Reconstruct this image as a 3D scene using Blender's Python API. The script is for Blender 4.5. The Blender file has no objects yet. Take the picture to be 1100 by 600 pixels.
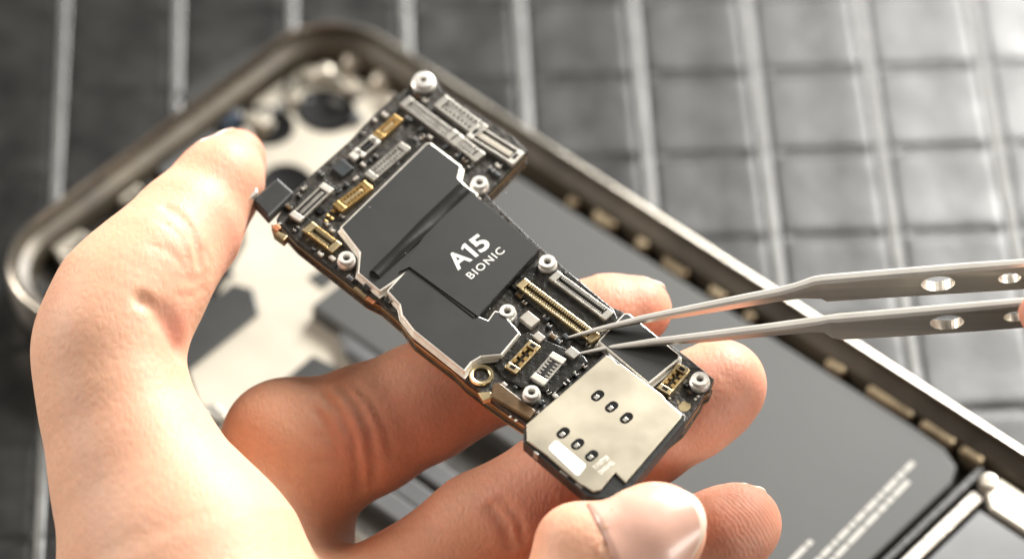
import bpy, bmesh, math, random
import numpy as np
from mathutils import Vector, Matrix
random.seed(7); rng = np.random.default_rng(7)
S = bpy.context.scene; COL = S.collection
MM = 0.001

# ------------------------------------------------------------------ camera model (all numbers in millimetres)
EL = math.radians(48.0); F = 4052.0; Z0 = 520.0
AX = np.array([1.0, 0, 0]); AU = np.array([0, math.sin(EL), math.cos(EL)]); AF = np.array([0, math.cos(EL), -math.sin(EL)])
CAM = -AF * Z0
def ray(x, y): return (x-550)/F*AX + (300-y)/F*AU + AF
def T(x, y, z=0.0):                       # point of the photo on a level plane above the mat
    r = ray(x, y); return CAM + r*((z-CAM[2])/r[2])
# board plane
BN = 0.6*AU - 0.8*AF
BD = Z0 - 60.0*520/459
BP = CAM + ray(530, 320)*BD
def B(x, y, h=0.0):
    r = ray(x, y); return CAM + r*(((BP + BN*h - CAM) @ BN)/(r @ BN))
def bdepth(x, y): return (B(x, y)-CAM) @ AF
def P(x, y, d=0.0): return CAM + ray(x, y)*(bdepth(x, y)+d)       # d mm behind the board plane
def unit(v): return v/np.linalg.norm(v)
BU = unit(B(530+100, 320+79)-B(530, 320)); BV = np.cross(BN, BU)   # along the board / across it (up and to the right)

# ------------------------------------------------------------------ materials
def mk(name, col, rough=0.5, metal=0.0, var=0.0, vscale=300, bump=0.0, bscale=800, coat=0.0, spec=0.5, rvar=0.0, stretch=None, detail=4, bdist=0.0003):
    m = bpy.data.materials.new(name); m.use_nodes = True
    nt = m.node_tree; b = nt.nodes['Principled BSDF']
    c = (*col, 1)
    b.inputs['Base Color'].default_value = c; b.inputs['Roughness'].default_value = rough
    b.inputs['Metallic'].default_value = metal; b.inputs['Coat Weight'].default_value = coat
    b.inputs['Specular IOR Level'].default_value = spec
    tc = nt.nodes.new('ShaderNodeTexCoord'); vec = tc.outputs['Object']
    if stretch:
        mp = nt.nodes.new('ShaderNodeMapping'); mp.inputs['Scale'].default_value = stretch
        if len(stretch) == 3: pass
        nt.links.new(vec, mp.inputs['Vector']); vec = mp.outputs['Vector']
    if var or rvar:
        n = nt.nodes.new('ShaderNodeTexNoise'); n.inputs['Scale'].default_value = vscale; n.inputs['Detail'].default_value = detail
        nt.links.new(vec, n.inputs['Vector'])
        if var:
            r = nt.nodes.new('ShaderNodeValToRGB'); e = r.color_ramp.elements
            e[0].position = 0.3; e[1].position = 0.7
            e[0].color = (*[max(0, k*(1-var)) for k in col], 1); e[1].color = (*[min(1, k*(1+var)) for k in col], 1)
            nt.links.new(n.outputs['Fac'], r.inputs['Fac']); nt.links.new(r.outputs['Color'], b.inputs['Base Color'])
        if rvar:
            mr = nt.nodes.new('ShaderNodeMapRange'); mr.inputs['From Min'].default_value = .3; mr.inputs['From Max'].default_value = .7
            mr.inputs['To Min'].default_value = rough-rvar; mr.inputs['To Max'].default_value = rough+rvar
            nt.links.new(n.outputs['Fac'], mr.inputs['Value']); nt.links.new(mr.outputs['Result'], b.inputs['Roughness'])
    if bump:
        n2 = nt.nodes.new('ShaderNodeTexNoise'); n2.inputs['Scale'].default_value = bscale; n2.inputs['Detail'].default_value = detail
        nt.links.new(vec, n2.inputs['Vector'])
        bp = nt.nodes.new('ShaderNodeBump'); bp.inputs['Strength'].default_value = bump; bp.inputs['Distance'].default_value = bdist
        nt.links.new(n2.outputs['Fac'], bp.inputs['Height']); nt.links.new(bp.outputs['Normal'], b.inputs['Normal'])
    return m
M = dict(
 mat=mk('black_leather', (.007, .007, .0066), .41, var=.45, vscale=160, bump=.16, bscale=420, rvar=.05, spec=.38),
 strip=mk('grey_ridge', (.085, .085, .081), .52, var=.3, vscale=240, bump=.15, bscale=700),
 pcb=mk('black_circuit_board', (.024, .021, .017), .36, var=.8, vscale=1500, bump=.8, bscale=1100, bdist=.0002),
 pcbedge=mk('brown_board_edge', (.16, .085, .03), .4, .35, var=.5, vscale=500, bump=.2),
 gold=mk('gold_plating', (.75, .50, .20), .28, 1.0, var=.2, vscale=900),
 goldpale=mk('pale_gold_plating', (.78, .62, .36), .3, 1.0, var=.15, vscale=900),
 silver=mk('silver_metal', (.42, .40, .36), .36, .85, var=.1, vscale=600, bump=.1),
 post=mk('post_metal', (.62, .60, .56), .40, .55, var=.1, vscale=600),
 rim=mk('shield_rim_metal', (.80, .77, .70), .30, .5, var=.12, vscale=500),
 tin=mk('dull_tin', (.33, .31, .28), .38, .9, var=.25, vscale=900, bump=.2),
 white=mk('white_lug', (.52, .50, .45), .4, .5),
 film=mk('black_film', (.011, .011, .010), .56, var=.10, vscale=120, bump=.12, bscale=220, rvar=.06, bdist=.0002, spec=.32),
 filmdark=mk('black_film_fold', (.008, .008, .0075), .42, var=.2, vscale=200, bump=.2, bscale=300, spec=.3),
 ink=mk('white_print', (.55, .545, .51), .6),
 sim=mk('card_reader_steel', (.47, .425, .335), .40, 1.0, var=.035, vscale=130, bump=.06, bscale=160, rvar=.05),
 simink=mk('etched_print', (.78, .74, .66), .55, .3, var=.2, vscale=2500),
 label=mk('white_label', (.86, .80, .74), .6, var=.04, vscale=200),
 blackpl=mk('black_plastic', (.012, .012, .012), .35, var=.3, vscale=300, bump=.15),
 dark=mk('painted_recess_shade', (.004, .004, .004), .7, spec=.1),  # near-black colour stands in for the shade inside openings
 resin=mk('black_resin', (.014, .013, .011), .26, var=.4, vscale=900, bump=.5, bscale=1100, bdist=.0003),
 flex=mk('brown_flex', (.085, .05, .022), .33, .1, var=.4, vscale=300, bump=.2),
 copper=mk('bare_copper', (.80, .33, .17), .35, .8),
 chip=mk('grey_chip', (.36, .33, .29), .4, .4, var=.12, vscale=700),
 darkchip=mk('dark_chip', (.03, .034, .036), .3, var=.2, vscale=500),
 plate=mk('beige_steel_plate', (.40, .37, .31), .42, .3, var=.22, vscale=55, bump=.15, bscale=300),
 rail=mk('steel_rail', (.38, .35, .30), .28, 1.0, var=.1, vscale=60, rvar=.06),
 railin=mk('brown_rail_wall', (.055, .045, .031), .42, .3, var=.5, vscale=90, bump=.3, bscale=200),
 floor=mk('dark_chassis', (.030, .027, .023), .45, .2, var=.6, vscale=120, bump=.5, bscale=260, bdist=.0006),
 batt=mk('grey_battery_wrap', (.040, .041, .040), .54, spec=.32, var=.07, vscale=40, bump=.08, bscale=120),
 battink=mk('grey_battery_print', (.33, .325, .30), .6),
 tape=mk('black_tape', (.018, .019, .019), .42, var=.3, vscale=80, bump=.25, bscale=160),
 greybox=mk('grey_module', (.075, .078, .082), .4, .2, var=.25, vscale=80),
 lens=mk('blue_glass', (.03, .045, .07), .12, 0.0, coat=.6),
 cream=mk('cream_bracket', (.50, .46, .39), .36, .6, var=.1, vscale=100),
 clip=mk('golden_clip', (.36, .29, .19), .36, .7, var=.3, vscale=200),
 orange=mk('orange_dot', (.75, .28, .08), .5, var=.3, vscale=300),
 twz=mk('brushed_steel', (.64, .60, .53), .38, .85, var=.14, vscale=700, bump=.22, bscale=1500, rvar=.09, stretch=(.06, 1, 1)),
 twzedge=mk('lit_edge_steel', (.86, .83, .77), .26, .55, var=.06, vscale=300),  # paler than the faces: light on the upper edges put into the colour
)

# ------------------------------------------------------------------ object helpers
class Thing: pass
def thing(name, label, cat, base, group=None):
    o = bpy.data.objects.new(name, None); COL.objects.link(o); o.empty_display_size = .01
    o.location = Vector(base)*MM; o['label'] = label; o['category'] = cat
    if group: o['group'] = group
    t = Thing(); t.o = o; t.base = np.array(base, float); return t
def link(name, me, mat, par):
    o = bpy.data.objects.new(name, me); COL.objects.link(o)
    for k in (mat if isinstance(mat, (list, tuple)) else [mat]): me.materials.append(k)
    if par is not None:
        o.parent = par.o
    t = Thing(); t.o = o; t.base = par.base if par is not None else np.zeros(3); return t
def base_of(par): return par.base if par is not None else np.zeros(3)
def mesh(name, verts, faces, mat, par=None, smooth=False, mats=None, bevel=0.0, seg=2, angle=35):
    v = (np.asarray(verts, float)-base_of(par))*MM
    me = bpy.data.meshes.new(name); me.from_pydata([tuple(k) for k in v], [], faces)
    bm = bmesh.new(); bm.from_mesh(me); bmesh.ops.recalc_face_normals(bm, faces=bm.faces)
    if bevel:
        es = [e for e in bm.edges if len(e.link_faces) == 2 and e.calc_face_angle(0) > math.radians(angle)]
        bmesh.ops.bevel(bm, geom=es, offset=bevel*MM, segments=seg, profile=.5, affect='EDGES', clamp_overlap=True)
    bm.to_mesh(me); bm.free()
    if mats is not None:
        me.polygons.foreach_set('material_index', mats)
    if smooth: me.polygons.foreach_set('use_smooth', [True]*len(me.polygons))
    t = link(name, me, mat, par); return t
def poly_clean(pts):
    return [np.asarray(p, float) for p in pts]
def prism(name, top, down, mat, par, bevel=0.0, **kw):       # top: list of 3-D points, down: vector
    n = len(top); top = poly_clean(top); bot = [p+down for p in top]
    f = [list(range(n)), list(range(2*n-1, n-1, -1))] + [[i, i+n, (i+1) % n+n, (i+1) % n] for i in range(n)]
    return mesh(name, top+bot, f, mat, par, bevel=bevel, **kw)
def bpoly(name, px, h1, h0, mat, par, bevel=0.06, **kw):      # px outline read on the photo, laid on the board plane at h1
    return prism(name, [B(x, y, h1) for x, y in px], -BN*(h1-h0), mat, par, bevel, **kw)
def inset(pts, d):                                            # 3-D polygon on the board plane, offset inwards
    uv = np.array([[(p-BP) @ BU, (p-BP) @ BV] for p in pts]); n = len(uv)
    h = (pts[0]-BP) @ BN
    area = sum(uv[i][0]*uv[(i+1) % n][1]-uv[(i+1) % n][0]*uv[i][1] for i in range(n))
    s = 1 if area > 0 else -1; out = []
    for i in range(n):
        a, b, c = uv[i-1], uv[i], uv[(i+1) % n]
        e1 = unit(b-a); e2 = unit(c-b)
        n1 = s*np.array([-e1[1], e1[0]]); n2 = s*np.array([-e2[1], e2[0]])
        m = (n1+n2)/max(.35, 1+n1 @ n2); q = b+m*d
        out.append(BP+BU*q[0]+BV*q[1]+BN*h)
    return out
def bbox_(c, lu, lv, h0, h1, u=None):                         # 8 corners of a box on the board, long axis u
    u = BU if u is None else u; v = np.cross(BN, u)
    return [c+u*a*lu/2+v*b*lv/2+BN*h for h in (h0, h1) for a, b in ((-1, -1), (1, -1), (1, 1), (-1, 1))]
BOXF = [[0, 3, 2, 1], [4, 5, 6, 7], [0, 1, 5, 4], [1, 2, 6, 5], [2, 3, 7, 6], [3, 0, 4, 7]]
def bbox(name, c, lu, lv, h0, h1, mat, par, u=None, bevel=.05, **kw):
    return mesh(name, bbox_(c, lu, lv, h0, h1, u), BOXF, mat, par, bevel=bevel, **kw)
def multibox(name, boxes, mat, par, **kw):
    v = []; f = []
    for b in boxes:
        k = len(v); v += b; f += [[i+k for i in q] for q in BOXF]
    return mesh(name, v, f, mat, par, **kw)
def lathe(name, c, ax, prof, mat, par, n=32, smooth=True, sq=1.0, xa=None):  # prof: (radius, height) along ax
    ax = unit(np.asarray(ax, float)); a = np.cross(ax, [0.3, .9, .2]) if xa is None else xa
    a = unit(a - ax*(a @ ax)); b = np.cross(ax, a)
    v = []; f = []; m = len(prof)
    for k in range(n):
        t = 2*math.pi*k/n
        for r, h in prof: v.append(c+(a*math.cos(t)+b*math.sin(t)*sq)*r+ax*h)
    for k in range(n):
        k2 = (k+1) % n
        for j in range(m-1): f.append([k*m+j, k*m+j+1, k2*m+j+1, k2*m+j])
    t = mesh(name, v, f, mat, par, smooth=smooth)
    me = t.o.data; bm = bmesh.new(); bm.from_mesh(me)
    bmesh.ops.remove_doubles(bm, verts=bm.verts, dist=1e-6); bm.to_mesh(me); bm.free()
    if smooth:
        try: me.set_sharp_from_angle(angle=math.radians(40))
        except Exception: pass
    return t
def text(name, body, start, e1, e2, width, mat, par, bold=0.0, height=None, spacing=1.0):
    cu = bpy.data.curves.new('t', 'FONT'); cu.body = body; cu.size = 1; cu.offset = bold; cu.extrude = .004; cu.resolution_u = 4; cu.space_character = spacing
    ob = bpy.data.objects.new('t', cu); COL.objects.link(ob)
    dg = bpy.context.evaluated_depsgraph_get(); dg.update()
    me = bpy.data.meshes.new_from_object(ob.evaluated_get(dg)); bpy.data.objects.remove(ob); bpy.data.curves.remove(cu)
    co = np.array([v.co[:] for v in me.vertices]); x0, x1 = co[:, 0].min(), co[:, 0].max(); y0, y1 = co[:, 1].min(), co[:, 1].max()
    e3 = np.cross(e1, e2); sx = width/(x1-x0); sy = sx if height is None else height/(y1-y0)
    w = [start+e1*(c[0]-x0)*sx+e2*(c[1]-y0)*sy+e3*(c[2]*2) for c in co]
    me2 = bpy.data.meshes.new(name); me2.from_pydata([tuple((q-base_of(par))*MM) for q in w], [], [list(p.vertices) for p in me.polygons])
    return link(name, me2, mat, par)

# ------------------------------------------------------------------ camera, world, lamps
cam = bpy.data.cameras.new('camera'); co = bpy.data.objects.new('camera', cam); COL.objects.link(co); S.camera = co
cam.sensor_width = 36; cam.lens = F/1100*36; cam.clip_start = .01; cam.clip_end = 20
co.location = Vector(CAM)*MM; co.rotation_euler = (math.pi/2-EL, 0, 0)
cam.dof.use_dof = True; cam.dof.focus_distance = bdepth(560, 370)*MM; cam.dof.aperture_fstop = 12.5; cam.dof.aperture_blades = 0
W = bpy.data.worlds.new('World'); S.world = W; W.use_nodes = True
W.node_tree.nodes['Background'].inputs[0].default_value = (1, .96, .9, 1); W.node_tree.nodes['Background'].inputs[1].default_value = .18
def area(name, loc, target, size, energy, col=(1, 1, 1), sy=None):
    l = bpy.data.lights.new(name, 'AREA'); l.energy = energy; l.color = col; l.size = size*MM
    if sy: l.shape = 'RECTANGLE'; l.size_y = sy*MM
    o = bpy.data.objects.new(name, l); COL.objects.link(o); o.location = Vector(loc)*MM
    o.rotation_euler = (Vector(target)-Vector(loc)).to_track_quat('-Z', 'Y').to_euler(); return o
area('key_softbox', (420, 280, 505), (0, -10, 45), 200, 6.3, (1, .95, .86))
area('window_lamp', (235, 420, 320), (110, 70, 0), 180, 9.5, (1, .98, .94))
area('side_lamp', (-590, 150, 350), (-60, -20, 45), 280, 5.6, (1, .92, .84))
area('tweezers_fill', (460, -300, 70), (180, 0, 60), 160, 1.7, (1, .94, .85))  # added fill that brightens the downward tweezer faces
S.view_settings.view_transform = 'Standard'; S.view_settings.look = 'None'; S.view_settings.exposure = 0; S.view_settings.gamma = 1
S.render.engine = 'CYCLES'; S.cycles.use_denoising = True; S.cycles.max_bounces = 8
try: S.cycles.denoiser = 'OPENIMAGEDENOISE'
except Exception: pass

# ------------------------------------------------------------------ the mat: square padded cells, ridges one way, grooves the other
def build_mat():
    psi = math.radians(2.6); du = np.array([math.cos(psi), math.sin(psi)]); dv = np.array([-math.sin(psi), math.cos(psi)])
    cu = (T(922, 0)-T(800, 0))[:2] @ du; cv = abs((T(703, 164)-T(700, 77))[:2] @ dv)
    u0 = T(556, 0)[:2] @ du; v0 = T(700, 77)[:2] @ dv
    us = []; off = [-.5, -.36, -.2, -.12, -.09, -.07, -.055, -.045, -.035, -.024, 0, .024, .035, .045, .055, .07, .09, .12, .2, .36]
    for k in range(-14, 15): us += [u0+(k+o)*cu for o in off]
    vs = []; off2 = [-.5, -.38, -.26, -.17, -.11, -.08, -.055, -.03, 0, .03, .055, .08, .11, .17, .26, .38]
    for k in range(-16, 12): vs += [v0+(k+o)*cv for o in off2]
    us = np.array(us); vs = np.array(vs)
    fu = (us-u0)/cu; fu = fu-np.round(fu); fv = (vs-v0)/cv; fv = fv-np.round(fv)
    ridge =   .08*np.clip((.040-np.abs(fu))/.014, 0, 1)**.5 - .16*np.exp(-((np.abs(fu)-.062)/.016)**2)*np.where(fu > 0, 1.0, .5)
    groove = -.28*np.exp(-(fv/.045)**2)+.06*np.exp(-((np.abs(fv)-.13)/.06)**2)
    Z = ridge[None, :]+groove[:, None]*np.where(np.abs(fu) < .1, .45, 1.0)[None, :]
    pil = .12*(1-(2*fu)**4)[None, :]*(1-(2*fv)**4)[:, None]
    Z = Z+pil-1.0+rng.normal(0, .005, Z.shape)
    n, m = len(vs), len(us); V = np.zeros((n, m, 3))
    V[..., 0] = us[None, :]*du[0]+vs[:, None]*dv[0]; V[..., 1] = us[None, :]*du[1]+vs[:, None]*dv[1]; V[..., 2] = Z
    idx = np.arange(n*m).reshape(n, m)
    q = np.stack([idx[:-1, :-1], idx[:-1, 1:], idx[1:, 1:], idx[1:, :-1]], -1).reshape(-1, 4)
    mid = ((us[:-1]+us[1:])/2-u0)/cu; fm = mid-np.round(mid); ms = np.broadcast_to((np.abs(fm) < .026)[None, :], (n-1, m-1)).reshape(-1).astype(int)
    me = bpy.data.meshes.new('ground'); me.from_pydata((V.reshape(-1, 3)*MM).tolist(), [], q.tolist())
    me.polygons.foreach_set('material_index', ms); me.polygons.foreach_set('use_smooth', [True]*len(me.polygons))
    o = link('ground_mat', me, [M['mat'], M['strip']], None).o
    o['kind'] = 'structure'; o['label'] = 'black padded work mat quilted in squares with pale ridges'
    t = mesh('table', [(x*1000, y*1000, -2.2) for x, y in ((-1.5, -1.5), (1.5, -1.5), (1.5, 1.5), (-1.5, 1.5))], [[0, 1, 2, 3]], M['mat']).o
    t['kind'] = 'structure'; t['label'] = 'dark table top under the quilted mat'
build_mat()

# ------------------------------------------------------------------ the open phone lying on the mat
RT = 7.4                                                     # height of the rail top
pa, pb = T(606, 160, RT), T(1100, 478, RT)
PL = unit((pb-pa)*[1, 1, 0]); PW = np.array([-PL[1], PL[0], 0]);
if PW[0] > 0: PW = -PW                                       # PL runs down the long side, PW across to the far left
PO = pa-PL*((pa-T(172, 130, RT)) @ PL); PO[2] = 0            # corner of the bounding rectangle
def PH(l, w, z): return PO+PL*l+PW*w+np.array([0, 0, z])
PLEN, PWID, PR = 146.7, max(70.0, min(76, (T(12, 280, RT)-PO) @ PW)), 11.5
def rrect(ins, z, n=10):
    out = []; r = max(PR-ins, 1.0)
    for (cl, cw, a0) in ((PR, PR, 180), (PLEN-PR, PR, 270), (PLEN-PR, PWID-PR, 0), (PR, PWID-PR, 90)):
        for k in range(n+1):
            a = math.radians(a0+90*k/n); out.append(PH(cl+r*math.cos(a), cw+r*math.sin(a), z))
    return out
phone = thing('phone', 'opened phone without its screen, lying on the quilted mat under the hand', 'phone', PH(PLEN/2, PWID/2, 0))
def ring_loft(name, profile, mat, par, mats=None, smooth=True):
    rings = [rrect(i, z) for i, z in profile]; n = len(rings[0]); v = [p for r in rings for p in r]; f = []; mi = []
    for k in range(len(rings)-1):
        for i in range(n): f.append([k*n+i, k*n+(i+1) % n, (k+1)*n+(i+1) % n, (k+1)*n+i]); mi.append(mats[k] if mats else 0)
    t = mesh(name, v, f, mat, par, smooth=smooth, mats=mi if mats else None)
    t.o.data.set_sharp_from_angle(angle=math.radians(50)); return t
frame = ring_loft('frame', [(1.5, .05), (.3, 1.0), (0, 2.4), (0, 6.4), (.15, 7.0), (.5, RT), (.95, RT), (1.12, RT-.25)], M['rail'], phone)
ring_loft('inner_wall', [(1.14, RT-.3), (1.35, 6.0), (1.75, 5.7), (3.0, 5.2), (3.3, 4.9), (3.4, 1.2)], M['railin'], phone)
def floorpoly(name, px, z1, z0, mat, par=phone, bevel=.15, **kw):
    return prism(name, [T(x, y, z1) for x, y in px], np.array([0, 0, -(z1-z0)]), mat, par, bevel, **kw)
def lw(name, pts, z1, z0, mat, par=phone, bevel=.15, **kw):
    return prism(name, [PH(l, w, z1) for l, w in pts], np.array([0, 0, -(z1-z0)]), mat, par, bevel, **kw)
prism('chassis', rrect(3.2, 1.2), np.array([0, 0, -.9]), M['floor'], phone)
# back plate, pale steel, over the upper third and down the far side
plate_px = [(290, 90), (312, 85), (322, 72), (334, 60), (346, 51), (358, 55), (362, 72), (380, 84), (410, 92), (436, 110), (470, 132), (520, 190), (545, 230), (520, 300), (470, 380), (400, 470), (330, 540), (262, 480), (214, 432), (196, 380), (232, 320), (262, 262), (262, 222), (246, 190), (262, 150), (276, 104)]
plate = floorpoly('back_plate', plate_px, 2.0, 1.25, M['plate'])
def hole(px, r, sq=1.0, name='camera_hole_dark_disc', rim=None):
    c = T(*px, 2.05)
    lathe(name, c, (0, 0, 1), [(0, .02), (r, .02), (r+.35, .25), (r+.8, .28), (r+1.0, 0)], [M['dark']], phone, sq=sq, xa=PL)  # flat dark disc on the plate, its colour stands in for hole depth
hole((350, 119), 3.7, .86); hole((309, 197), 3.0, .9); hole((287, 135), 3.1, .9)
lathe('lens', T(238, 122, 2.6), (0, 0, 1), [(0, 1.0), (1.4, .9), (2.2, .5), (2.9, .4), (3.1, -1)], M['lens'], phone)
lw('flash_module', [(13, 39), (20, 39), (20, 45), (13, 45)], 3.2, 1.25, M['greybox'], bevel=.4)
# raised pads and screws round the camera area
def dome(name, px, r, h, mat, z=1.3, n=20):
    lathe(name, T(px[0], px[1], z+h*.6), (0, 0, 1), [(0, h*.4), (r*.5, h*.36), (r*.85, h*.15), (r, -h*.2), (r, -h*.8)], mat, phone, n=n)
for px, r in (((270, 90), 1.4), ((302, 71), 1.6), ((333, 54), 1.4), ((378, 66), 1.5), ((432, 67), 1.5), ((410, 86), 1.6), ((350, 78), 1.6)):
    dome('screw', px, r, 2.6, M['cream'])
dome('orange_seal', (370, 38), 1.9, 3.0, M['orange'], z=3.0)
dome('gold_contact', (68, 243), 1.1, 2.4, M['orange'])
floorpoly('corner_bracket', [(52, 262), (86, 246), (104, 256), (94, 268), (82, 262), (68, 270), (84, 282), (74, 290)], 3.4, 1.25, M['cream'], bevel=.3)
floorpoly('speaker_mesh', [(60, 300), (120, 255), (150, 268), (96, 318)], 2.6, 1.25, M['greybox'])
floorpoly('sensor_module', [(160, 175), (214, 128), (236, 146), (184, 196)], 3.3, 1.25, M['greybox'], bevel=.4)
floorpoly('sensor_cover', [(224, 116), (244, 104), (262, 122), (246, 136)], 3.0, 1.25, M['cream'], bevel=.4)
floorpoly('bracket', [(116, 205), (140, 190), (152, 200), (130, 216)], 3.2, 1.25, M['cream'], bevel=.3)
floorpoly('black_gasket', [(190, 100), (262, 58), (330, 34), (340, 46), (276, 74), (206, 116)], 2.4, 1.25, M['tape'])
floorpoly('upper_gasket', [(246, 80), (258, 74), (318, 172), (300, 186)], 1.8, 1.25, M['tape'])
# tapes and modules on the plate
floorpoly('black_tape', [(188, 352), (250, 304), (272, 310), (278, 336), (200, 398), (186, 410)], 2.4, 2.0, M['tape'])
floorpoly('black_pad', [(270, 437), (336, 381), (370, 398), (306, 462)], 2.4, 2.0, M['tape'])
floorpoly('round_module', [(362, 352), (378, 338), (440, 332), (500, 360), (500, 400), (460, 412), (392, 392), (368, 376)], 4.2, 2.0, M['greybox'], bevel=.9, seg=3)
floorpoly('dark_pad', [(330, 298), (346, 288), (362, 298), (346, 310)], 2.2, 2.0, M['tape'])
floorpoly('side_strip', [(212, 452), (224, 444), (330, 540), (420, 640), (404, 652), (300, 540)], 3.0, 1.25, M['floor'], bevel=.3)
floorpoly('side_contact', [(214, 436), (232, 432), (246, 446), (232, 452)], 3.6, 1.25, M['silver'], bevel=.3)
floorpoly('side_button_bracket', [(228, 462), (240, 456), (276, 490), (262, 498)], 3.4, 1.25, M['tin'], bevel=.3)
# odds and ends of the camera bay and along the short side: small brackets, seals and screws
rb = random.Random(11)
for k in range(22):
    l = rb.uniform(8, 26); w = rb.uniform(4.5, 12) if k % 2 else rb.uniform(38, 62)
    a = rb.uniform(.8, 2.6); b = rb.uniform(.8, 2.4); z = rb.uniform(2.2, 3.8)
    lw('bay_part', [(l, w), (l+a, w+.3), (l+a*.9, w+b), (l+.2, w+b*.8)], z, 1.25, M[rb.choice(('tin', 'blackpl', 'tape', 'floor', 'clip', 'greybox'))], bevel=.25)
for k in range(26):
    l = rb.uniform(4.2, 8.5); w = rb.uniform(5, 64)
    a = rb.uniform(.7, 2.0); b = rb.uniform(.6, 2.6); z = rb.uniform(2.0, 4.2)
    lw('bay_bracket', [(l, w), (l+a, w+.2), (l+a*.9, w+b), (l+.1, w+b*.8)], z, 1.25, M[rb.choice(('cream', 'tin', 'clip', 'greybox', 'blackpl', 'tape'))], bevel=.25)
for k in range(16):
    l = rb.uniform(9, 24); w = rb.uniform(44, 65)
    a = rb.uniform(1.0, 3.4); b = rb.uniform(1.0, 3.4); z = rb.uniform(1.8, 3.4)
    lw('bay_cover', [(l, w), (l+a, w+.2), (l+a*.9, w+b), (l+.1, w+b*.8)], z, 1.25, M[rb.choice(('greybox', 'floor', 'blackpl', 'tape', 'cream', 'lens'))], bevel=.3)
for l, w in ((6.5, 30), (6.2, 22), (7.5, 15), (6.0, 10), (12, 8), (18, 6.5), (8, 47), (7, 57), (20, 64), (30, 66.5)):
    p = PH(l, w, 3.0); lathe('screw', p, (0, 0, 1), [(0, .1), (.45, .1), (.5, .45), (.95, .4), (1.15, .1), (1.15, -1.7)], M['cream'], phone, n=20)
for l0 in (26, 33, 38.5, 47, 58, 63.5):
    lw('side_bracket', [(l0, 65.6), (l0+2.6, 65.4), (l0+2.4, 67.0), (l0, 67.0)], 4.2, 1.25, M[rb.choice(('tin', 'clip', 'cream'))], bevel=.3)
# battery

battery = lw('battery', [(38, 8.0), (43, 6.2), (111.5, 5.0), (117, 5.2), (120.2, 6.6), (121.4, 9.5), (121.4, 43), (38, 43)], 4.6, 1.25, M['batt'], bevel=.5, seg=3)
def bar(name, px0, px1, wid, z, mat, par, th=.05):
    a, b = T(*px0, z), T(*px1, z); d = unit(b-a); n = np.cross([0, 0, 1], d)*wid/2
    return [a-n, b-n, b+n, a+n]
# the print on the battery is out of focus in the photo: rows of illegible word-length strokes
def printed_rows(name, rows, z, wid, mat, par):
    v = []; f = []
    for a, b in rows:
        a = np.array(a, float); b = np.array(b, float); Ln = np.linalg.norm(b-a); t = 0.0
        while t < 1:
            w = random.uniform(6, 26)/Ln; e = min(1, t+w)
            k = len(v); v += bar('', a+(b-a)*t, a+(b-a)*e, wid, z, None, par); f.append([k, k+1, k+2, k+3]); t = e+2.0/Ln
    return mesh(name, v, f, mat, par)
printed_rows('lettering', [((981, 496), (868, 612)), ((976, 516), (880, 616)), ((872, 580), (845, 607))], 4.63, .75, M['battink'], battery)
lw('battery_divider', [(122.0, 4.2), (123.1, 4.2), (123.1, 55), (122.0, 55)], 4.2, 1.25, M['blackpl'], bevel=.2)
lw('bright_strip', [(124.0, 8.5), (125.9, 8.5), (125.9, 55), (124.0, 55)], 4.6, 1.25, M['tin'], bevel=.3)
spk = lw('lower_module', [(126.4, 10.2), (141, 10.2), (141, 50), (126.4, 50)], 4.4, 1.25, M['greybox'], bevel=.4)
lw('lower_bracket', [(125.2, 4.6), (143, 4.6), (143, 9.6), (127.6, 9.6), (125.2, 7.6)], 4.9, 1.25, M['cream'], bevel=.5)
c = T(1062, 517, 5.2)
lathe('screw', c, (0, 0, 1), [(0, .1), (.5, .1), (.55, .45), (1.0, .35), (1.25, 0), (1.25, -1.5)], M['cream'], phone)
# clips along the near long side, between the rail and the battery
for l0, ln, zz in ((28.5, 3, 4.4), (50, 2.2, 4.2), (54.5, 4.6, 4.6), (62.5, 2.4, 4.8), (67, 5.2, 4.3), (75.5, 3.4, 4.7), (82, 2, 4.4)):
    lw('side_clip', [(l0, 3.3), (l0+ln, 3.5), (l0+ln*.9, 4.8), (l0+ln*.2, 4.9)], zz, 1.25, M['clip'], bevel=.5, seg=3)
for l0, ln in ((96, 3.0), (103, 7.5), (112, 5.5), (118.5, 3.6)):
    lw('side_bracket', [(l0, 2.6), (l0+ln, 2.6), (l0+ln, 4.3), (l0, 4.3)], 4.8, 1.25, M['clip'], bevel=.5, seg=3)
# flat cables and covers under the hand
for k, w0 in enumerate((50, 54.5, 58)):
    lw('flat_cable', [(62, w0), (112, w0), (112, w0+3.2), (62, w0+3.2)], 2.6+.2*k, 1.25, M['greybox'], bevel=.3)
lw('pale_pad', [(74, 46), (80, 46), (80, 50), (74, 50)], 3.2, 1.25, M['clip'], bevel=.4)

# ------------------------------------------------------------------ the circuit board held in the hand
board = thing('circuit_board', 'black stacked circuit board with silver shields and a steel card reader, held in the hand', 'circuit board', B(530, 320, -2.6))
pcb_px = [(297, 235), (314, 206), (377, 150), (403, 122), (424, 103), (440, 93), (444, 80), (456, 73), (467, 82), (474, 97), (550, 146), (567, 162),
  (522, 209), (545, 232), (576, 262), (597, 279), (642, 324), (668, 334), (737, 382), (767, 407), (763, 417), (757, 421), (753, 430), (735, 456), (662, 514), (640, 519), (572, 459), (540, 438), (500, 408),
  (488, 396), (445, 363), (430, 343), (422, 336), (408, 324), (392, 316), (318, 258)]
pcb = bpoly('top_board', pcb_px, 0, -.85, M['pcb'], board, .05)
pts0 = [B(x, y, -.85) for x, y in pcb_px]
prism('gold_edge', inset([B(x, y, 0)-BN*.86 for x, y in pcb_px], .05), -BN*.35, M['goldpale'], board)
prism('interposer', inset([B(x, y, 0)-BN*1.22 for x, y in pcb_px], .16), -BN*.85, M['pcbedge'], board)
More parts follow.
